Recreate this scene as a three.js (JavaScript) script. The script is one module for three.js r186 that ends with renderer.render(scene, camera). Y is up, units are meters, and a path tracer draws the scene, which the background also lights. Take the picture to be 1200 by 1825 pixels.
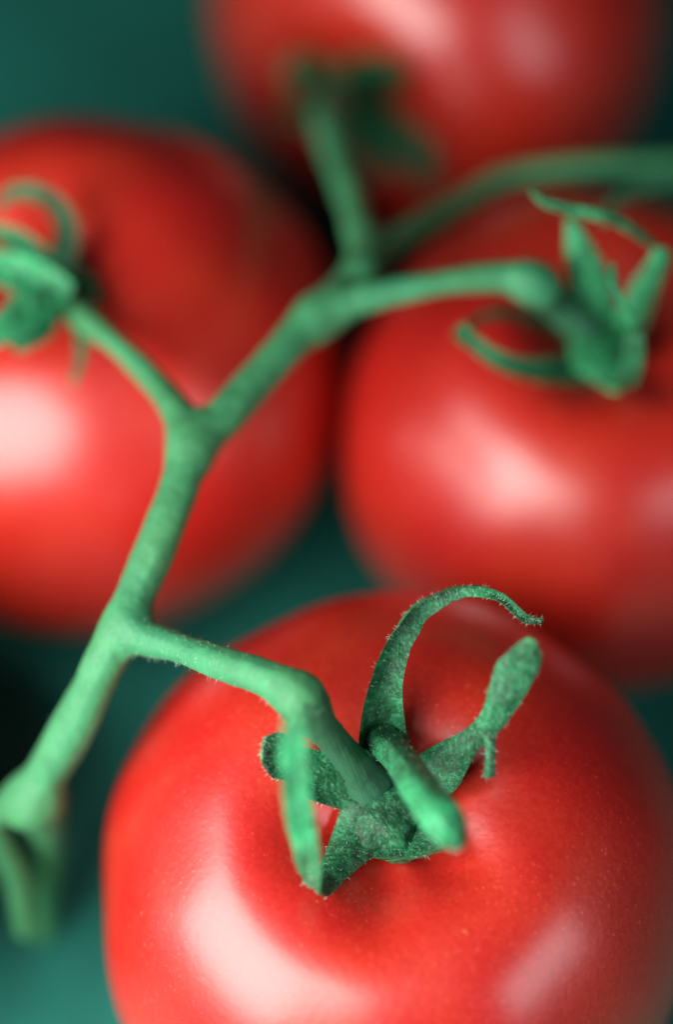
import * as THREE from 'three';
import { mergeGeometries, mergeVertices } from 'three/addons/utils/BufferGeometryUtils.js';
import { RectAreaLightUniformsLib } from 'three/addons/lights/RectAreaLightUniformsLib.js';

// ---------------------------------------------------------------- camera, light, exposure (lengths below are millimetres, scaled by MM)
const MM = 0.001;
const scene = new THREE.Scene();
const camera = new THREE.PerspectiveCamera(23.58, 674 / 1024, 0.02, 10);
camera.position.set(-0.00686, 0.3024, 0.1341);
camera.rotation.set(-55 * Math.PI / 180, 0, 0);
camera.focus = 0.2755;
camera.userData.fStop = 3.8;
scene.add(camera);
scene.background = new THREE.Color(0.012, 0.016, 0.022);
const renderer = new THREE.WebGLRenderer({ antialias: true });
renderer.setSize(674, 1024);
renderer.toneMapping = THREE.LinearToneMapping;
renderer.toneMappingExposure = 1;
renderer.shadowMap.enabled = true;
RectAreaLightUniformsLib.init();
function softbox(name, dir, dist, w, h, color, intensity, aim = [-10, 40, -60]) {
  const l = new THREE.RectAreaLight(color, intensity, w, h);
  const d = new THREE.Vector3(...dir).normalize().multiplyScalar(dist);
  const a = new THREE.Vector3(...aim).multiplyScalar(MM);
  l.name = name; l.position.copy(a).add(d); l.lookAt(a);
  scene.add(l);
}
softbox('window_light', [-124, 108, 78], 0.195, 0.19, 0.165, new THREE.Color(1, 0.97, 0.93), 9.6, [0, 35, 0]);
softbox('side_light', [0.58, 0.4, 0.54], 0.42, 0.15, 0.15, new THREE.Color(0.92, 0.95, 1), 4.6, [20, 40, -45]);

// ---------------------------------------------------------------- helpers
let seed = 7;
const rnd = () => { seed = (seed * 1664525 + 1013904223) >>> 0; return seed / 4294967296; };
const V = (x, y, z) => new THREE.Vector3(x, y, z);
const FLOOR = -4.2;   // height of the table top
const clamp = (x, a = 0, b = 1) => Math.min(b, Math.max(a, x));
const smooth = (a, b, x) => { const t = clamp((x - a) / (b - a)); return t * t * (3 - 2 * t); };
const hash = (x, y, z) => { let h = Math.imul(x, 374761393) ^ Math.imul(y, 668265263) ^ Math.imul(z, 2147483647 - 1274126177); h = Math.imul(h ^ (h >>> 13), 1274126177); return ((h ^ (h >>> 16)) >>> 0) / 4294967296; };
function noise(x, y, z) {
  const i = Math.floor(x), j = Math.floor(y), k = Math.floor(z);
  let u = x - i, v = y - j, w = z - k;
  u = u * u * (3 - 2 * u); v = v * v * (3 - 2 * v); w = w * w * (3 - 2 * w);
  const L = (a, b, t) => a + (b - a) * t;
  return L(L(L(hash(i, j, k), hash(i + 1, j, k), u), L(hash(i, j + 1, k), hash(i + 1, j + 1, k), u), v),
    L(L(hash(i, j, k + 1), hash(i + 1, j, k + 1), u), L(hash(i, j + 1, k + 1), hash(i + 1, j + 1, k + 1), u), v), w) * 2 - 1;
}
const used = {};
function numbered(name) { const n = used[name] = (used[name] ?? -1) + 1; return n ? name + '_' + String(n).padStart(3, '0') : name; }
function mesh(name, geometry, material, parent) {
  const m = new THREE.Mesh(geometry, material);
  m.name = numbered(name); m.castShadow = m.receiveShadow = true;
  (parent ?? scene).add(m);
  return m;
}
function shift(g, o) { g.translate(-o.x, -o.y, -o.z); g.scale(MM, MM, MM); return g; }

// ---------------------------------------------------------------- textures
function dataTexture(n, fill, srgb) {
  const a = new Uint8Array(n * n * 4);
  fill(a, n);
  const t = new THREE.DataTexture(a, n, n);
  t.magFilter = THREE.LinearFilter; t.minFilter = THREE.LinearFilter;
  t.wrapS = t.wrapT = THREE.RepeatWrapping;
  if (srgb) t.colorSpace = THREE.SRGBColorSpace;
  t.needsUpdate = true;
  return t;
}
// skin of a tomato, unrolled outwards from the stem; 120 mm across
const speck = [];
for (let i = 0; i < 22000; i++) speck.push([rnd(), rnd(), 0.06 + 0.1 * rnd() * rnd() + (rnd() < 0.03 ? 0.1 : 0), rnd()]);
const N = 2048;
const spots = new Float32Array(N * N);
for (const [u, v, r, s] of speck) {
  const R = r / 120 * N, x0 = u * N, y0 = v * N;
  for (let y = Math.floor(y0 - R - 1); y <= y0 + R + 1; y++) for (let x = Math.floor(x0 - R - 1); x <= x0 + R + 1; x++) {
    const d = Math.hypot(x - x0, y - y0), k = ((y + N) % N) * N + (x + N) % N;
    spots[k] = Math.max(spots[k], clamp(R + 0.5 - d) * (0.25 + 0.75 * s));
  }
}
const skinMap = dataTexture(N, (a, n) => {
  for (let y = 0; y < n; y++) for (let x = 0; x < n; x++) {
    const u = x / n * 120, v = y / n * 120, k = y * n + x;
    const big = noise(u / 17, v / 17, 3) * 0.6 + noise(u / 6, v / 6, 9) * 0.4, fine = noise(u / 0.45, v / 0.45, 4), grain = rnd() - 0.5;
    const f = spots[k] * (0.35 + 0.65 * smooth(-0.4, 0.5, noise(u / 9, v / 9, 14))), t = 1 + 0.035 * big + 0.03 * fine + 0.05 * grain;
    a[k * 4] = clamp((206 * t + f * 20) / 255) * 255;
    a[k * 4 + 1] = clamp((40 + 14 * big + 5 * fine + 5 * grain + f * 66) / 255) * 255;
    a[k * 4 + 2] = clamp((27 + 3 * big + 4 * fine + 4 * grain + f * 42) / 255) * 255;
    a[k * 4 + 3] = 255;
  }
}, true);
const skinBump = dataTexture(1024, (a, n) => {
  for (let y = 0; y < n; y++) for (let x = 0; x < n; x++) {
    const u = x / n * 120, v = y / n * 120, k = y * n + x;
    const h = 0.5 + 0.16 * noise(u / 0.5, v / 0.5, 1) + 0.14 * noise(u / 1.3, v / 1.3, 2) + 0.1 * (rnd() - 0.5) + 0.3 * spots[(y * 2) * N + x * 2];
    a[k * 4] = a[k * 4 + 1] = a[k * 4 + 2] = clamp(h) * 255; a[k * 4 + 3] = 255;
  }
});
// green skin of stems and sepals; 12 mm across
const leafMap = dataTexture(512, (a, n) => {
  const w = (x, y, f, z) => { const s = f * 12; let q = 0; const u = x / n, v = y / n; q = noise(u * s, v * s, z) * (1 - u) + noise((u - 1) * s, v * s, z) * u; return q; };
  for (let y = 0; y < n; y++) for (let x = 0; x < n; x++) {
    const k = (y * n + x) * 4, b = w(x, y, 0.5, 1), c = w(x, y, 3.2, 5), g = rnd() - 0.5, f = smooth(0.35, 0.7, w(x, y, 4.5, 8));
    const t = 1 + 0.08 * b + 0.05 * c + 0.12 * g;
    a[k] = clamp((205 * t + 15 * f) / 255) * 255; a[k + 1] = clamp((215 * t + 10 * f) / 255) * 255; a[k + 2] = clamp((205 * t + 10 * f) / 255) * 255; a[k + 3] = 255;
  }
}, true);
const sepalMap = dataTexture(512, (a, n) => {
  for (let y = 0; y < n; y++) for (let x = 0; x < n; x++) {
    const k = (y * n + x) * 4, u = x / n * 12, v = y / n * 12;
    const t = 0.68 + 0.12 * noise(u / 1.1, v / 2.4, 1) + 0.15 * noise(u * 3.4, v * 3.4, 5) + 0.24 * (rnd() - 0.5), f = smooth(0.3, 0.6, noise(u * 4.5, v * 4.5, 8));
    a[k] = clamp(0.8 * t + 0.3 * f) * 255; a[k + 1] = clamp(t + 0.22 * f) * 255; a[k + 2] = clamp(0.92 * t + 0.2 * f) * 255; a[k + 3] = 255;
  }
}, true);
const leafBump = dataTexture(512, (a, n) => {
  for (let y = 0; y < n; y++) for (let x = 0; x < n; x++) {
    const k = (y * n + x) * 4, u = x / n * 12, v = y / n * 12;
    const h = 0.5 + 0.25 * noise(u * 3, v * 3, 1) + 0.2 * noise(u * 7, v * 7, 3) + 0.2 * (rnd() - 0.5);
    a[k] = a[k + 1] = a[k + 2] = clamp(h) * 255; a[k + 3] = 255;
  }
});
const tableMap = dataTexture(1024, (a, n) => {
  for (let y = 0; y < n; y++) for (let x = 0; x < n; x++) {
    const k = (y * n + x) * 4, u = x / n * 300, v = y / n * 300;
    const t = 1 + 0.1 * noise(u / 24, v / 24, 2) + 0.05 * noise(u / 5, v / 5, 6) + 0.05 * noise(u / 1.2, v / 14, 7) + 0.04 * (rnd() - 0.5);
    a[k] = clamp(28 * t / 255) * 255; a[k + 1] = clamp(128 * t / 255) * 255; a[k + 2] = clamp(114 * t / 255) * 255; a[k + 3] = 255;
  }
}, true);

// ---------------------------------------------------------------- materials
const skinM = new THREE.MeshPhysicalMaterial({ map: skinMap, bumpMap: skinBump, bumpScale: 0.00006, roughness: 0.42, ior: 1.55, clearcoat: 1, clearcoatRoughness: 0.29 });
skinM.name = 'tomato skin';
const leaf = (name, r, g, b, rough = 0.6) => { const m = new THREE.MeshPhysicalMaterial({ color: new THREE.Color().setRGB(r, g, b), map: leafMap, bumpMap: leafBump, bumpScale: 0.00007, roughness: rough, vertexColors: true, sheen: 0.12, sheenRoughness: 0.5, sheenColor: new THREE.Color(0.75, 1, 0.85) }); m.name = name; return m; };
const stemM = leaf('vine stem', 0.09, 0.43, 0.2);
const sepalM = leaf('sepal', 0.055, 0.36, 0.17, 0.55); sepalM.map = sepalMap; sepalM.bumpScale = 0.0001;
const shadedStalkM = leaf('shaded calyx stalk', 0.05, 0.24, 0.13);  // stem green darkened: shade past the knuckle put into the colour
const hairM = new THREE.MeshStandardMaterial({ color: new THREE.Color().setRGB(0.55, 0.8, 0.6), roughness: 0.5 });
const tableM = new THREE.MeshStandardMaterial({ map: tableMap, roughness: 0.75 });

// ---------------------------------------------------------------- the surface they lie on
{
  const g = new THREE.BoxGeometry(1.1, 0.03, 0.9);
  const p = g.attributes.position, uv = g.attributes.uv;
  for (let i = 0; i < p.count; i++) uv.setXY(i, p.getX(i) / 0.3, p.getZ(i) / 0.3);
  const m = mesh('table_top', g, tableM);
  m.position.set(0, -0.015 - 0.0042, -0.12);
  m.userData.kind = 'structure';
}

// ---------------------------------------------------------------- tomatoes
function fruitShape(R, H, D, W, n) {
  // grid in (angle, polar step); height over the equator is a flattened superellipse less a dimple round the stem
  const A = 180, B = 130, pos = [], uv = [], idx = [];
  let arc = 0, pr = 0, py = null;
  for (let j = 0; j <= B; j++) {
    const t = j / B * Math.PI, top = t < Math.PI / 2;
    const rho = R * Math.pow(Math.sin(t) + 1e-9, 0.93);
    let y = H * Math.pow(Math.max(0, 1 - Math.pow(rho / R, 2.15)), 1 / 2.15);
    if (top) y -= D * Math.exp(-((rho / W) ** 2)); else y = -y * 0.97 + 1.5 * Math.exp(-((rho / 6) ** 2));
    if (py !== null) arc += Math.hypot(rho - pr, y - py);
    pr = rho; py = y;
    const shoulder = smooth(2, 16, rho) * smooth(-30, 10, y);
    for (let i = 0; i <= A; i++) {
      const f = (i % A) / A * Math.PI * 2, c = Math.cos(f), s = Math.sin(f);
      const lobe = 1 + 0.012 * shoulder * Math.cos(5 * f + n) + 0.014 * noise(c * 1.4 + n * 3, s * 1.4, y / 30) + 0.005 * shoulder * Math.cos(11 * f + n * 2);
      const dip = 0.5 * smooth(1, 6, rho) * (1 - smooth(8, 18, rho)) * Math.cos(5 * f + n * 1.3) * (top ? 1 : 0);
      pos.push(rho * lobe * c, y * (1 + 0.012 * noise(c * 1.2, s * 1.2 + n, 5)) + dip, rho * lobe * s);
      uv.push(0.5 + arc * c / 120, 0.5 + arc * s / 120);
      if (i < A && j < B) { const a = j * (A + 1) + i, b = a + A + 1; idx.push(a, a + 1, b, a + 1, b + 1, b); }
    }
  }
  const g = new THREE.BufferGeometry();
  g.setAttribute('position', new THREE.Float32BufferAttribute(pos, 3));
  g.setAttribute('uv', new THREE.Float32BufferAttribute(uv, 2));
  g.setIndex(idx); g.computeVertexNormals();
  // one normal along the seam
  const nn = g.attributes.normal;
  for (let j = 0; j <= B; j++) {
    const a = j * (A + 1), b = a + A, v = V(nn.getX(a) + nn.getX(b), nn.getY(a) + nn.getY(b), nn.getZ(a) + nn.getZ(b)).normalize();
    nn.setXYZ(a, v.x, v.y, v.z); nn.setXYZ(b, v.x, v.y, v.z);
  }
  return g;
}
function tomato(label, c, axis, [R, H, D, W], turn) {
  const t = new THREE.Group();
  t.name = numbered('tomato'); scene.add(t);
  t.position.set(c.x * MM, FLOOR * MM, c.z * MM);
  t.userData = { label, category: 'tomato', group: 'ripe tomatoes on one vine' };
  const g = fruitShape(R, H, D, W, turn);
  g.applyQuaternion(new THREE.Quaternion().setFromUnitVectors(V(0, 1, 0), axis.normalize()));
  g.translate(0, c.y - FLOOR, 0); g.scale(MM, MM, MM);
  mesh('fruit', g, skinM, t);
  const calyx = new THREE.Group(); calyx.name = numbered('calyx'); t.add(calyx);
  t.userData.label = label;
  return { group: t, calyx, base: V(c.x, FLOOR, c.z) };
}
const front = tomato('sharp large red tomato in front, its green sepals curled around the stalk', V(0.4, 29.0, -0.2), V(-0.050, 0.984, 0.171), [36.6, 33.5, 11, 12], 0.4);
const left = tomato('blurred red tomato at the left, cut off by the photo edge, stalk at upper left', V(-42.1, 29.5, -80.3), V(-0.200, 0.979, 0.050), [36.5, 34, 7, 12.5], 2.1);
const blocker = tomato('added red tomato outside the left edge of the frame, blocking light from the table', V(-88.0, 29.0, -12.0), V(0.050, 0.999, 0.020), [37, 31, 8, 12.5], 1.2);  // unseen tomato added to shade the table gap below the left one
const rightT = tomato('red tomato at the right with a round white highlight below its sepals', V(28.7, 29.0, -69.2), V(0.020, 0.998, 0.060), [34.7, 33, 11, 12.5], 3.7);
const topT = tomato('most blurred red tomato at the top, lying on its side behind the others', V(8.5, 32.0, -150.0), V(-0.521, 0.140, 0.842), [35.5, 32, 9, 12], 5.2);

// ---------------------------------------------------------------- sepals: ribbons between two edge curves
function ribbon(L, R, cup = 0.2, thick = 0.45, tone = 1, rough = 1) {
  const a = new THREE.CatmullRomCurve3(L, false, 'centripetal'), b = new THREE.CatmullRomCurve3(R, false, 'centripetal');
  const S = 16 * L.length, M = 12, pos = [], uv = [], col = [], idx = [];
  const rows = [];
  let len = 0, last = null;
  for (let i = 0; i <= S; i++) {
    const p = a.getPoint(i / S), q = b.getPoint(i / S), m = p.clone().add(q).multiplyScalar(0.5);
    if (last) len += m.distanceTo(last);
    last = m; rows.push({ p, q, m, len });
  }
  for (let side = 0; side < 2; side++) for (let i = 0; i <= S; i++) {
    const { p, q, m } = rows[i], T = rows[Math.min(S, i + 1)].m.clone().sub(rows[Math.max(0, i - 1)].m), w = q.clone().sub(p), W = w.length();
    const n = T.cross(w).normalize();
    for (let j = 0; j <= M; j++) {
      const u = j / M, e = Math.sqrt(Math.max(0, 1 - (2 * u - 1) ** 2)), x = p.clone().addScaledVector(w, u);
      const bump = rough * (0.22 * noise(x.x / 1.3, x.y / 1.3, x.z / 1.3) + 0.1 * noise(x.x / 0.5, x.y / 0.5, x.z / 0.5)) * Math.min(1, W / 2);
      const rib = 0.12 * Math.exp(-(((2 * u - 1) / 0.16) ** 2)) * Math.min(1, W / 3);
      x.addScaledVector(n, cup * W * (1 - Math.abs(2 * u - 1) ** 1.7) + bump + rib + (side ? -1 : 1) * thick * (0.12 + 0.88 * e) / 2);
      if (i === S || i === 0) x.lerp(m.clone().addScaledVector(n, cup * W * 0.6), 0.6);
      pos.push(x.x, x.y, x.z); uv.push(u * W / 12, rows[i].len / 12);
      const k0 = (1 + 0.12 * noise(x.x / 2.2, x.y / 2.2, x.z / 2.2)) * (1 + 0.12 * (1 - e)), tip = smooth(0.86, 1, i / S);
      const k = Array.isArray(tone) ? k0 * (tone[0] + (tone[1] - tone[0]) * smooth(tone[2], tone[3], i / S)) : k0 * tone;  // tone ramps paint calyx shading: darker sepal bases, brighter ends
      col.push(k * (1 + 0.9 * tip), k * (1 + 0.12 * tip), k);
      if (i < S && j < M) { const o = side * (S + 1) * (M + 1), A = o + i * (M + 1) + j, B = A + M + 1; side ? idx.push(A, A + 1, B, A + 1, B + 1, B) : idx.push(A, B, A + 1, A + 1, B, B + 1); }
    }
  }
  const half = (S + 1) * (M + 1);
  const join = (A, B, fl) => fl ? idx.push(A, B, A + half, B, B + half, A + half) : idx.push(A, A + half, B, B, A + half, B + half);
  for (let i = 0; i < S; i++) { join(i * (M + 1), (i + 1) * (M + 1), false); join(i * (M + 1) + M, (i + 1) * (M + 1) + M, true); }
  for (let j = 0; j < M; j++) { join(j, j + 1, true); join(S * (M + 1) + j, S * (M + 1) + j + 1, false); }
  const g = new THREE.BufferGeometry();
  g.setAttribute('position', new THREE.Float32BufferAttribute(pos, 3));
  g.setAttribute('uv', new THREE.Float32BufferAttribute(uv, 2));
  g.setAttribute('color', new THREE.Float32BufferAttribute(col, 3));
  g.setIndex(idx); g.computeVertexNormals();
  return g;
}
// a ribbon given by its centre line, its widths and which way its width lies
function strip(points, widths, across, cup = 0.2, thick = 0.5, tone = 1) {
  const L = [], R = [];
  points.forEach((p, i) => {
    const T = points[Math.min(points.length - 1, i + 1)].clone().sub(points[Math.max(0, i - 1)]).normalize();
    const up = (Array.isArray(across) ? across[i] : across).clone(), s = T.cross(up).normalize().multiplyScalar(widths[i] / 2);
    L.push(p.clone().sub(s)); R.push(p.clone().add(s));
  });
  return ribbon(L, R, cup, thick, tone);
}
function hairs(g, base, count, len, keep) {
  const p = g.attributes.position, n = g.attributes.normal, out = { pos: [], idx: [] };
  for (let k = 0; k < count; k++) {
    const i = Math.floor(rnd() * p.count), o = V(p.getX(i), p.getY(i), p.getZ(i)), d = V(n.getX(i), n.getY(i), n.getZ(i));
    const r1 = rnd(), r2 = rnd(), r3 = rnd(), r4 = rnd();
    if (keep && !keep(o)) continue;
    d.add(V(r1 - 0.5, r2 - 0.5, r3 - 0.5).multiplyScalar(0.9)).normalize();
    const s = d.clone().cross(V(0.3, 0.8, 0.5)).normalize(), q = d.clone().cross(s), w = 0.018 + 0.012 * r4, l = len * (0.4 + 0.9 * r4 * r1 + 0.3 * r2), b = out.pos.length / 3;
    o.addScaledVector(s, (r2 - 0.5) * 0.3);
    for (let m = 0; m < 3; m++) { const a = m * 2.094, v = o.clone().addScaledVector(s, Math.cos(a) * w).addScaledVector(q, Math.sin(a) * w); out.pos.push(v.x, v.y, v.z); }
    const tip = o.clone().addScaledVector(d, l).add(V(0, -0.1 * l, 0));
    out.pos.push(tip.x, tip.y, tip.z);
    out.idx.push(b, b + 1, b + 3, b + 1, b + 2, b + 3, b + 2, b, b + 3);
  }
  const h = new THREE.BufferGeometry();
  h.setAttribute('position', new THREE.Float32BufferAttribute(out.pos, 3)); h.setIndex(out.idx); h.computeVertexNormals();
  return h;
}
function addSepals(t, list, withHair) {
  const fuzz = [];
  for (const g of list) {
    if (withHair) fuzz.push(hairs(g, t.base, Math.round(g.attributes.position.count * withHair), 0.6));
    mesh('sepal', shift(g, t.base), sepalM, t.calyx);
  }
  if (fuzz.length) { const m = mesh('hair', shift(mergeGeometries(fuzz), t.base), hairM, t.calyx); m.userData.kind = 'stuff'; }
}
// the raised hub where the sepals join under the stalk
function hub(t, at, axis, radius, flat) {
  const g = mergeVertices(new THREE.IcosahedronGeometry(1, 14).deleteAttribute('normal').deleteAttribute('uv')), p = g.attributes.position, uv = [], col = [];
  for (let i = 0; i < p.count; i++) {
    const v = V(p.getX(i), p.getY(i), p.getZ(i)), q = 1 + 0.16 * noise(v.x * 2, v.y * 2, v.z * 2) + 0.08 * noise(v.x * 6, v.y * 6, v.z * 6) + 0.14 * Math.cos(5 * Math.atan2(v.z, v.x)) * (1 - v.y * v.y);
    uv.push(v.x * radius / 12, v.z * radius / 12); const c = 0.75 + 0.2 * noise(v.x * 5, v.y * 5, v.z * 5); col.push(c, c, c);
    p.setXYZ(i, v.x * q * radius, v.y * q * radius * flat, v.z * q * radius);
  }
  g.setAttribute('uv', new THREE.Float32BufferAttribute(uv, 2)); g.setAttribute('color', new THREE.Float32BufferAttribute(col, 3));
  g.applyQuaternion(new THREE.Quaternion().setFromUnitVectors(V(0, 1, 0), axis)); g.translate(at.x, at.y, at.z); g.computeVertexNormals();
  mesh('sepal_hub', shift(g, t.base), sepalM, t.calyx);
}
const UP = V(0, 1, 0), EYE = V(0, 0.82, 0.57);
addSepals(front, [
  // tall one looping up and over to the right
  ribbon([V(-4.3, 56.0, -0.4), V(-4.3, 61.0, -4.1), V(-3.0, 66.4, -8.3), V(-0.6, 70.1, -11.9), V(2.9, 72.2, -14.9), V(7.6, 73.2, -16.2), V(11.7, 72.0, -16.2), V(14.8, 69.7, -14.7), V(16.7, 68.6, -14.9)],
    [V(2.4, 56.4, -1.0), V(0.9, 61.8, -5.2), V(0.6, 65.2, -8.3), V(1.5, 67.4, -11.4), V(3.6, 69.5, -14.4), V(7.6, 71.6, -15.8), V(11.1, 71.4, -15.5), V(14.2, 69.2, -14.0), V(16.3, 68.2, -14.4)], 0.42),
  // right one with a broad twisted end and a small spur
  mergeGeometries([
    ribbon([V(-0.5, 56.9, -1.7), V(3.9, 61.2, -2.6), V(7.5, 64.9, -2.7), V(9.1, 67.7, -3.2), V(10.0, 71.3, -4.8), V(10.7, 73.4, -6.1), V(12.4, 75.2, -7.0), V(14.2, 76.0, -8.0)],
      [V(2.4, 54.2, 2.2), V(6.7, 59.4, 1.7), V(8.6, 63.3, -0.4), V(11.0, 66.3, -1.3), V(13.2, 69.9, -2.8), V(14.6, 72.2, -4.4), V(15.5, 74.0, -6.0), V(15.1, 75.5, -7.4)], -0.12),
    ribbon([V(9.4, 66.4, -2.2), V(9.6, 65.0, 0.6), V(9.3, 63.5, 2.8)], [V(10.8, 66.4, -2.2), V(10.7, 65.0, 0.6), V(10.7, 63.6, 2.6)], 0.15),
  ]),
  // one arching towards the viewer and folding down at its end
  ribbon([V(-3.5, 58.4, -3.8), V(-1.4, 63.3, 1.4), V(0.6, 68.2, 8.3), V(3.0, 70.6, 13.6), V(4.4, 69.0, 14.1), V(5.5, 67.2, 13.3)],
    [V(-0.6, 60.0, -6.2), V(2.0, 64.3, -0.1), V(4.5, 69.3, 6.8), V(6.4, 72.1, 11.4), V(6.9, 70.4, 12.1), V(6.4, 67.6, 12.7)], 0.3, 0.7, [1.0, 2.2, 0.1, 0.6]),
  // long one running to the front, then bent straight up
  ribbon([V(-5.9, 55.3, 0.6), V(-7.2, 54.0, 4.2), V(-8.4, 53.9, 7.7), V(-10.0, 56.5, 11.9), V(-11.8, 68.5, 13.1), V(-12.6, 76.3, 10.7), V(-12.6, 82.0, 7.8), V(-11.6, 84.4, 6.1)],
    [V(1.8, 54.5, 1.7), V(-0.5, 52.3, 4.8), V(-4.3, 53.4, 8.5), V(-8.0, 55.6, 13.3), V(-8.6, 67.8, 14.1), V(-9.6, 76.3, 10.7), V(-9.9, 82.0, 7.8), V(-10.9, 84.6, 5.8)], 0.14, 0.6, [0.7, 1.9, 0.4, 0.6]),
  // short one at the front right
  ribbon([V(-2.4, 54.5, 0.9), V(-3.0, 53.4, 5.0), V(-2.6, 53.9, 7.8)], [V(4.0, 55.3, 0.6), V(5.2, 57.5, 6.1), V(5.5, 59.3, 8.8)], -0.12, 0.5, 0.75),
  // left one, its end curled up
  ribbon([V(-3.7, 57.3, -2.3), V(-8.1, 60.0, -2.6), V(-11.3, 62.1, -2.2), V(-13.1, 64.7, -2.4), V(-14.8, 65.3, -1.5), V(-15.2, 64.5, -0.4)],
    [V(-4.3, 54.2, 2.2), V(-7.0, 55.4, 2.1), V(-10.0, 57.8, 2.2), V(-12.4, 59.8, 1.1), V(-14.1, 61.8, 1.7), V(-15.1, 63.5, 1.0)], -0.12),
], 0.14);
hub(front, V(-0.9, 53.7, 2.8), V(-0.050, 0.984, 0.171).normalize(), 4.6, 0.6);
hub(rightT, V(28.0, 55.2, -65.6), V(0.1, 0.95, 0.2).normalize(), 4.4, 0.8);
addSepals(rightT, [
  strip([V(25.6, 55.2, -62.1), V(18.5, 60.3, -57.1), V(13.3, 63.8, -56.0), V(10.1, 66.0, -57.0), V(8.1, 68.1, -57.3)], [5, 3, 2.3, 2, 2.4], EYE, 0.2, 0.5, 1.3),
  strip([V(24.5, 54.6, -67.2), V(19.0, 59.5, -66.0), V(12.9, 64.0, -63.2), V(8.3, 65.7, -59.1)], [3, 2, 1.3, 1], EYE, 0.2, 0.35, 0.6),  // thin dark strip standing in for a shadow line on the fruit
  ribbon([V(23.4, 57.3, -65.0), V(22.1, 66.0, -67.0), V(21.6, 71.9, -68.4), V(21.4, 75.0, -69.4)], [V(29.5, 57.7, -65.6), V(27.7, 66.8, -66.4), V(24.8, 72.6, -67.8), V(22.5, 75.2, -69.6)], -0.15, 0.5, 1.5),
  ribbon([V(28.3, 58.9, -65.6), V(30.2, 68.3, -65.1), V(32.0, 74.5, -65.2), V(30.1, 77.3, -65.7), V(25.8, 80.0, -66.1), V(20.9, 81.3, -66.2), V(18.0, 82.5, -66.2), V(16.5, 83.1, -67.0)],
    [V(32.7, 58.5, -65.0), V(33.7, 67.9, -64.5), V(34.2, 74.1, -64.6), V(31.4, 76.1, -64.0), V(26.1, 79.1, -64.8), V(20.9, 80.5, -65.1), V(17.6, 82.0, -65.4), V(16.4, 82.8, -66.5)], -0.15, 0.6, 1.4),
  ribbon([V(28.9, 72.1, -53.0), V(28.1, 74.6, -53.1), V(26.5, 77.1, -55.0), V(25.7, 78.4, -56.9), V(26.1, 78.7, -59.0)], [V(30.1, 72.5, -53.6), V(29.3, 74.8, -53.4), V(27.3, 77.3, -55.2), V(26.7, 78.6, -57.2), V(26.6, 78.8, -59.1)], 0.1, 0.5, 1.2),
  ribbon([V(23.4, 57.7, -65.6), V(22.8, 59.9, -58.3), V(26.9, 61.9, -52.4)], [V(30.9, 58.5, -65.0), V(29.8, 61.1, -58.3), V(28.7, 61.7, -52.1)], 0.1, 0.5, 1.5),
  ribbon([V(26.9, 62.1, -52.7), V(28.0, 67.0, -52.7), V(28.3, 71.7, -54.2), V(28.8, 72.9, -54.2)], [V(30.3, 62.3, -52.9), V(30.8, 67.0, -52.7), V(30.4, 71.3, -53.6), V(29.8, 72.8, -54.1)], 0.1, 0.5, 0.9),
]);
addSepals(left, [
  strip([V(-44.5, 59.9, -71.3), V(-42.1, 62.9, -74.4), V(-41.7, 66.1, -76.8), V(-44.2, 68.7, -78.8), V(-48.1, 69.1, -79.2), V(-50.9, 67.3, -78.0)], [5, 3.6, 2.8, 2.4, 2, 1], EYE, 0.25, 0.5, 0.75),  // arched sepal, low tone painting the shadow it lies in
  strip([V(-40.2, 66.7, -64.1), V(-43.3, 67.9, -64.9), V(-48.1, 69.3, -66.1), V(-53.7, 69.9, -66.5)], [2.5, 4.5, 4.5, 1.5], EYE, 0.25, 0.5, 1.9),
  strip([V(-41.6, 65.2, -67.7), V(-44.4, 66.8, -69.1), V(-47.3, 68.3, -71.6), V(-50.8, 69.7, -73.1)], [2.5, 4, 3, 1], EYE, 0.25, 0.5, 1.7),
  strip([V(-41.3, 66.3, -64.0), V(-44.3, 68.5, -60.6), V(-48.2, 68.4, -56.9), V(-52.5, 65.8, -55.4)], [3, 5, 3.5, 1], EYE, 0.25, 0.5, 1.6),
  strip([V(-42.9, 64.8, -65.3), V(-45.2, 65.9, -59.8), V(-47.0, 63.9, -57.4)], [4, 6, 1.5], EYE, 0.25, 0.5, 1),
  strip([V(-42.6, 61.7, -67.0), V(-39.2, 63.3, -61.0), V(-38.9, 62.3, -57.4), V(-39.8, 60.9, -54.5)], [3, 1.7, 1.3, 0.8], UP, 0.2, 0.5, 0.8),
  strip([V(-44.7, 59.3, -72.7), V(-39.9, 62.2, -70.3), V(-37.0, 63.2, -65.2)], [5, 3.5, 1], UP, 0.2, 0.5, 0.6),
]);
addSepals(blocker, [0, 1, 2, 3, 4].map((k) => {
  const a = k * 1.257 + 0.4, at = (r, y) => V(-88 + 0.9 + r * Math.cos(a), y, -12 + r * Math.sin(a));
  return strip([at(1, 53), at(7, 55.5), at(14, 62), at(18, 64)], [3, 6, 3.5, 1], V(Math.cos(a) * -0.6, 0.8, Math.sin(a) * -0.6), 0.2);
}));
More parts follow.
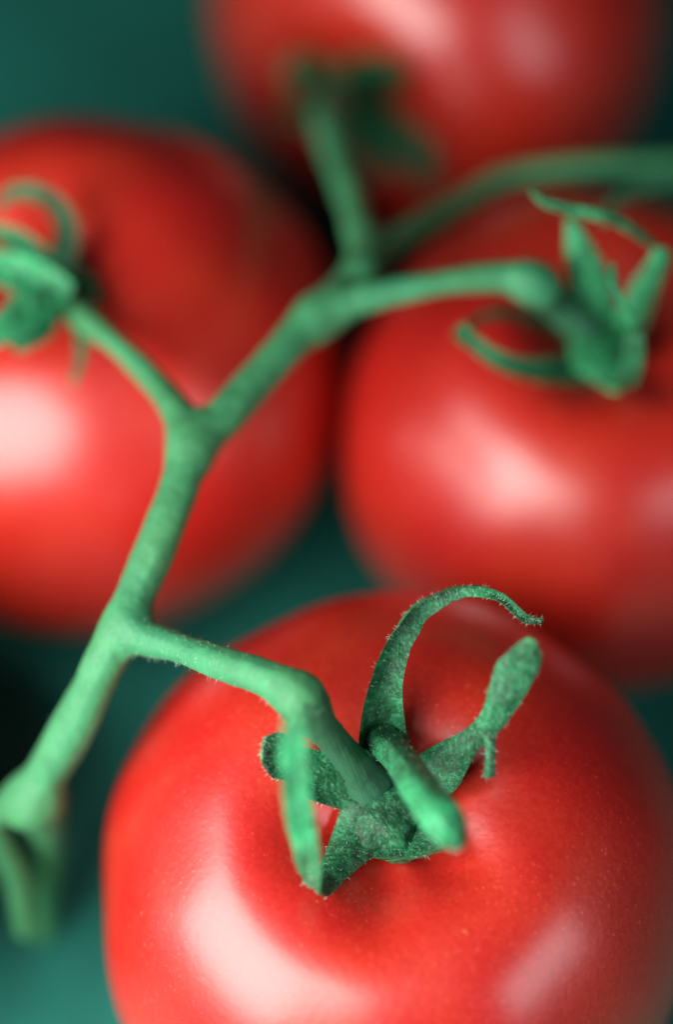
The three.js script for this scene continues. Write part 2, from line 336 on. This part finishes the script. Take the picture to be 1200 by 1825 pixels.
addSepals(topT, [  // reduced tones here put weaker light into the sepal colour
  strip([V(-5.2, 34.9, -127.7), V(1.5, 37.7, -121.6), V(5.6, 35.6, -115.6), V(6.9, 30.0, -114.1)], [9, 9, 5, 1], EYE, 0.2, 0.5, 0.7),
  strip([V(-6.0, 34.8, -127.9), V(-9.8, 40.4, -128.1), V(-12.6, 44.7, -126.4), V(-14.7, 43.5, -125.0)], [6, 5, 4, 3], EYE, 0.2),
  strip([V(-5.2, 35.8, -128.0), V(-1.1, 45.5, -124.1), V(3.2, 49.7, -120.0)], [9, 8, 2], EYE, 0.2, 0.5, 0.7),
  strip([V(-6.9, 34.6, -128.0), V(-11.9, 36.2, -126.4), V(-15.2, 35.7, -124.0)], [6, 5, 2], EYE, 0.2),
  strip([V(-4.3, 34.5, -127.0), V(-1.0, 32.5, -122.0), V(0.3, 28.0, -118.7)], [8, 7, 1.5], EYE, 0.2, 0.5, 0.7),
]);

// ---------------------------------------------------------------- the vine: branches joined smoothly in one field, meshed, then split into its parts
const vine = new THREE.Group(); vine.name = 'tomato_vine';
const vineBase = V(-20, FLOOR, -50);
vine.position.copy(vineBase).multiplyScalar(MM); scene.add(vine);
vine.userData = { label: 'forked pale green vine stem lying across the tomatoes, with a stalk to each', category: 'vine stem' };
const branches = [
  ['main_stem', [[V(-43.9, 40.0, -6.7), 2.7], [V(-41.5, 44.0, -8.9), 2.56], [V(-37.3, 52.0, -12.0), 2.53], [V(-32.5, 61.0, -17.2), 2.47], [V(-29.2, 64.0, -24.2), 2.38], [V(-26.6, 66.0, -30.8), 2.36], [V(-23.9, 67.0, -39.9), 2.36], [V(-20.4, 67.0, -44.5), 2.39], [V(-15.8, 67.0, -51.4), 2.31], [V(-10.7, 67.0, -58.9), 2.48], [V(-5.4, 66.0, -66.1), 2.31], [V(-0.3, 63.0, -75.3), 1.63], [V(8.2, 57.0, -87.4), 1.56], [V(16.1, 55.0, -94.9), 1.50], [V(24.6, 55.0, -96.8), 1.43], [V(43.0, 55.0, -97.5), 1.50]]],
  ['fruit_stalk', [[V(-24.3, 67.0, -39.9), 2.48], [V(-25.9, 67.0, -45.0), 2.02], [V(-29.5, 66.0, -51.3), 1.66], [V(-34.7, 65.0, -57.9), 1.56], [V(-40.2, 63.0, -64.5), 1.75], [V(-44.6, 59.0, -72.0), 2.21], [V(-46.1, 58.7, -73.2), 3.6]]],
  ['fruit_stalk', [[V(-8.9, 67.0, -60.3), 2.39], [V(-4.1, 68.0, -62.1), 2.02], [V(1.5, 69.0, -62.9), 1.75], [V(8.4, 70.0, -63.6), 1.75], [V(14.0, 70.0, -64.1), 1.93], [V(17.1, 70.0, -63.6), 2.30], [V(18.4, 69.0, -63.4), 2.12]]],
  ['calyx_stalk', [[V(17.9, 69.0, -63.7), 2.30], [V(20.6, 65.0, -64.2), 2.40], [V(24.6, 60.0, -64.7), 2.70], [V(28.4, 51.8, -68.1), 3.40]]],
  ['fruit_stalk', [[V(-3.3, 66.0, -68.0), 2.21], [V(-3.3, 64.0, -74.4), 2.21], [V(-4.6, 61.0, -83.8), 2.02], [V(-6.5, 57.0, -95.6), 2.02], [V(-8.4, 54.0, -106.3), 2.21], [V(-6.9, 48.0, -116.0), 2.39], [V(-5.2, 33.2, -130.0), 2.94]]],
  ['fruit_stalk', [[V(-30.8, 62.0, -18.1), 2.3], [V(-28.5, 63.0, -15.8), 2.02], [V(-24.7, 65.0, -13.2), 1.75], [V(-19.4, 68.0, -9.2), 1.79], [V(-14.9, 70.0, -6.3), 2.02], [V(-11.2, 70.6, -3.8), 2.30], [V(-10.2, 69.5, -3.0), 2.12]]],
  ['calyx_stalk', [[V(-10.7, 70.0, -3.4), 2.30], [V(-9.3, 67.8, -2.4), 2.10], [V(-6.9, 63.1, -1.9), 2.00], [V(-4.3, 58.2, -1.0), 2.1], [V(-2.8, 54.2, -0.5), 3.0], [V(-1.7, 51.0, -0.2), 4.2]]],
  ['leaf_stub', [[V(-43.4, 40.0, -7.3), 3.00], [V(-46.5, 38.0, -7.8), 2.20], [V(-49.0, 34.0, -7.6), 1.70], [V(-48.5, 29.0, -6.5), 1.70], [V(-47.1, 23.0, -4.9), 1.80], [V(-46.6, 16.0, -1.6), 1.30]]],
  ['stem_end', [[V(-43.1, 39.0, -8.2), 3.20], [V(-43.6, 24.0, -10.7), 2.20], [V(-45.0, 11.0, -10.8), 2.00], [V(-46.4, 2.0, -7.9), 1.90]]],
  ['side_shoot', [[V(42.3, 58.0, -93.1), 1.70], [V(36.5, 60.0, -89.5), 1.36], [V(32.0, 62.0, -86.1), 1.02], [V(29.7, 63.0, -82.8), 0.85], [V(28.0, 64.0, -79.2), 0.68]]],
];
function meshVine() {
  const cell = 0.45, pad = 3, box = new THREE.Box3(), chains = [];
  for (const [, pts] of branches) {
    const c = new THREE.CatmullRomCurve3(pts.map((p) => p[0]), false, 'centripetal'), n = (pts.length - 1) * 9, chain = [];
    for (let i = 0; i <= n; i++) {
      const t = i / n * (pts.length - 1), k = Math.min(pts.length - 2, Math.floor(t)), f = t - k;
      chain.push([c.getPoint(i / n), pts[k][1] + (pts[k + 1][1] - pts[k][1]) * (f * f * (3 - 2 * f))]);
      box.expandByPoint(chain[i][0]);
    }
    let u = V(0.31, 0.2, 0.93), len = 0;
    for (let i = 0; i < chain.length; i++) {
      const d = chain[Math.min(i + 1, n)][0].clone().sub(chain[Math.min(i, n - 1)][0]);
      const l = d.length(); d.normalize();
      u = u.clone().addScaledVector(d, -u.dot(d)).normalize();
      chain[i].push(u, d.clone().cross(u), len); len += l;
    }
    chains.push(chain);
  }
  box.expandByScalar(8);
  const o = box.min, nx = Math.ceil((box.max.x - o.x) / cell), ny = Math.ceil((box.max.y - o.y) / cell), nz = Math.ceil((box.max.z - o.z) / cell), at = (x, y, z) => (z * ny + y) * nx + x;
  const F = new Float32Array(nx * ny * nz).fill(50), near = new Float32Array(F.length).fill(60), id = new Uint8Array(F.length), tmp = new Float32Array(F.length).fill(99);
  chains.forEach((chain, b) => {
    const touched = [];
    for (let s = 0; s + 1 < chain.length; s++) {
      const [p, r, U, W, len] = chain[s], [q, r2, , , len2] = chain[s + 1], m = Math.max(r, r2) + pad, d = q.clone().sub(p), dd = d.lengthSq() + 1e-9;
      const lo = (k) => Math.max(0, Math.floor((Math.min(p[k], q[k]) - m - o[k]) / cell)), hi = (k, n) => Math.min(n - 1, Math.ceil((Math.max(p[k], q[k]) + m - o[k]) / cell));
      for (let z = lo('z'); z <= hi('z', nz); z++) for (let y = lo('y'); y <= hi('y', ny); y++) for (let x = lo('x'); x <= hi('x', nx); x++) {
        const X = o.x + x * cell - p.x, Y = o.y + y * cell - p.y, Z = o.z + z * cell - p.z, h = clamp((X * d.x + Y * d.y + Z * d.z) / dd);
        const dx = X - d.x * h, dy = Y - d.y * h, dz = Z - d.z * h, D = Math.hypot(dx, dy, dz) + 1e-6, i = at(x, y, z);
        let v = D - (r + (r2 - r) * h);
        if (v < 1.5 && v > -1.5) v -= (branches[b][0] === 'calyx_stalk' ? 0.06 : 0.13) * noise((dx * U.x + dy * U.y + dz * U.z) / D * 2.6 + b * 7, (dx * W.x + dy * W.y + dz * W.z) / D * 2.6, (len + (len2 - len) * h) / 7);
        if (tmp[i] === 99) touched.push(i);
        if (v < tmp[i]) tmp[i] = v;
      }
    }
    for (const i of touched) {
      const a = F[i], v = tmp[i], k = 2.6, h = Math.max(k - Math.abs(a - v), 0) / k;
      F[i] = Math.min(a, v) - h * h * k / 4;
      if (v < near[i]) { near[i] = v; id[i] = b; }
      tmp[i] = 99;
    }
  });
  for (let z = 0; z < nz; z++) for (let y = 0; y < ny; y++) for (let x = 0; x < nx; x++) {
    const i = at(x, y, z);
    if (Math.abs(F[i]) > 2) continue;
    const X = o.x + x * cell, Y = o.y + y * cell, Z = o.z + z * cell;
    F[i] += 0.24 * noise(X / 7, Y / 7, Z / 7) + 0.07 * noise(X / 1.7, Y / 1.7, Z / 1.7) + 0.05 * noise(X / 0.7, Y / 0.7, Z / 0.7);
  }
  // surface nets
  const parts = branches.map(() => ({ pos: [], nor: [], uv: [], col: [], idx: [], map: new Map() }));
  const cellVertex = (x, y, z) => {
    let n = 0, sx = 0, sy = 0, sz = 0;
    const f = (a, b, c) => F[at(x + a, y + b, z + c)];
    const edge = (a, b, c, d, e, g) => { const u = f(a, b, c), v = f(d, e, g); if (u < 0 !== v < 0) { const t = u / (u - v); sx += a + (d - a) * t; sy += b + (e - b) * t; sz += c + (g - c) * t; n++; } };
    for (let a = 0; a < 2; a++) for (let b = 0; b < 2; b++) { edge(0, a, b, 1, a, b); edge(a, 0, b, a, 1, b); edge(a, b, 0, a, b, 1); }
    sx /= n; sy /= n; sz /= n;
    const g = V(0, 0, 0), l = (a, b, t) => a + (b - a) * t;
    g.x = l(l(f(1, 0, 0) - f(0, 0, 0), f(1, 1, 0) - f(0, 1, 0), sy), l(f(1, 0, 1) - f(0, 0, 1), f(1, 1, 1) - f(0, 1, 1), sy), sz);
    g.y = l(l(f(0, 1, 0) - f(0, 0, 0), f(1, 1, 0) - f(1, 0, 0), sx), l(f(0, 1, 1) - f(0, 0, 1), f(1, 1, 1) - f(1, 0, 1), sx), sz);
    g.z = l(l(f(0, 0, 1) - f(0, 0, 0), f(1, 0, 1) - f(1, 0, 0), sx), l(f(0, 1, 1) - f(0, 1, 0), f(1, 1, 1) - f(1, 1, 0), sx), sy);
    return [o.x + (x + sx) * cell, o.y + (y + sy) * cell, o.z + (z + sz) * cell, g.normalize()];
  };
  const vertex = (p, x, y, z) => {
    const key = at(x, y, z);
    let k = p.map.get(key);
    if (k === undefined) {
      const [X, Y, Z, n] = cellVertex(x, y, z);
      k = p.pos.length / 3; p.map.set(key, k);
      p.pos.push(X, Y, Z); p.nor.push(n.x, n.y, n.z); p.uv.push((X + 0.35 * Y) / 12, (Z + 0.35 * Y) / 12);
      const c = 1 + 0.1 * noise(X / 3, Y / 3, Z / 3), w = 0.2 * noise(X / 9, Y / 9, Z / 9), farShade = id[key] === 0 || branches[id[key]][0] === 'side_shoot' ? smooth(-105, -140, Z) : 0;  // last term: tint for the far stem, painting in light falloff
      p.col.push(c * (1 + w) * (1 - 0.1 * farShade), c * (1 - 0.42 * farShade), c * (1 - 0.5 * w) * (1 - 0.38 * farShade));
    }
    return k;
  };
  for (let z = 1; z < nz - 1; z++) for (let y = 1; y < ny - 1; y++) for (let x = 1; x < nx - 1; x++) {
    const i = at(x, y, z), u = F[i];
    if (u > 3 || u < -3) continue;
    const p = parts[id[i]];
    for (let ax = 0; ax < 3; ax++) {
      const v = F[at(x + (ax === 0), y + (ax === 1), z + (ax === 2))];
      if (u < 0 === v < 0) continue;
      const q = ax === 0 ? [[0, -1, -1], [0, 0, -1], [0, 0, 0], [0, -1, 0]] : ax === 1 ? [[-1, 0, -1], [-1, 0, 0], [0, 0, 0], [0, 0, -1]] : [[-1, -1, 0], [0, -1, 0], [0, 0, 0], [-1, 0, 0]];
      const [a, b, c, d] = q.map(([dx, dy, dz]) => vertex(p, x + dx, y + dy, z + dz));
      u < 0 ? p.idx.push(a, b, c, a, c, d) : p.idx.push(a, c, b, a, d, c);
    }
  }
  return parts;
}
const fuzz = [];
meshVine().forEach((p, b) => {
  if (!p.idx.length) return;
  const g = new THREE.BufferGeometry();
  g.setAttribute('position', new THREE.Float32BufferAttribute(p.pos, 3));
  g.setAttribute('normal', new THREE.Float32BufferAttribute(p.nor, 3));
  g.setAttribute('uv', new THREE.Float32BufferAttribute(p.uv, 2));
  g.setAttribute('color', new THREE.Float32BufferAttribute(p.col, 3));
  g.setIndex(p.idx);
  const near = branches[b][0] === 'fruit_stalk' && b > 4;
  fuzz.push(hairs(g, vineBase, Math.round(p.pos.length / 3 * (near ? 0.07 : b ? 0 : 0.01)), near ? 0.7 : 0.6));
  mesh(branches[b][0], shift(g, vineBase), branches[b][0] === 'calyx_stalk' ? shadedStalkM : stemM, vine);
});
mesh('hair', shift(mergeGeometries(fuzz.filter((g) => g.attributes.position.count)), vineBase), hairM, vine).userData.kind = 'stuff';

renderer.render(scene, camera);
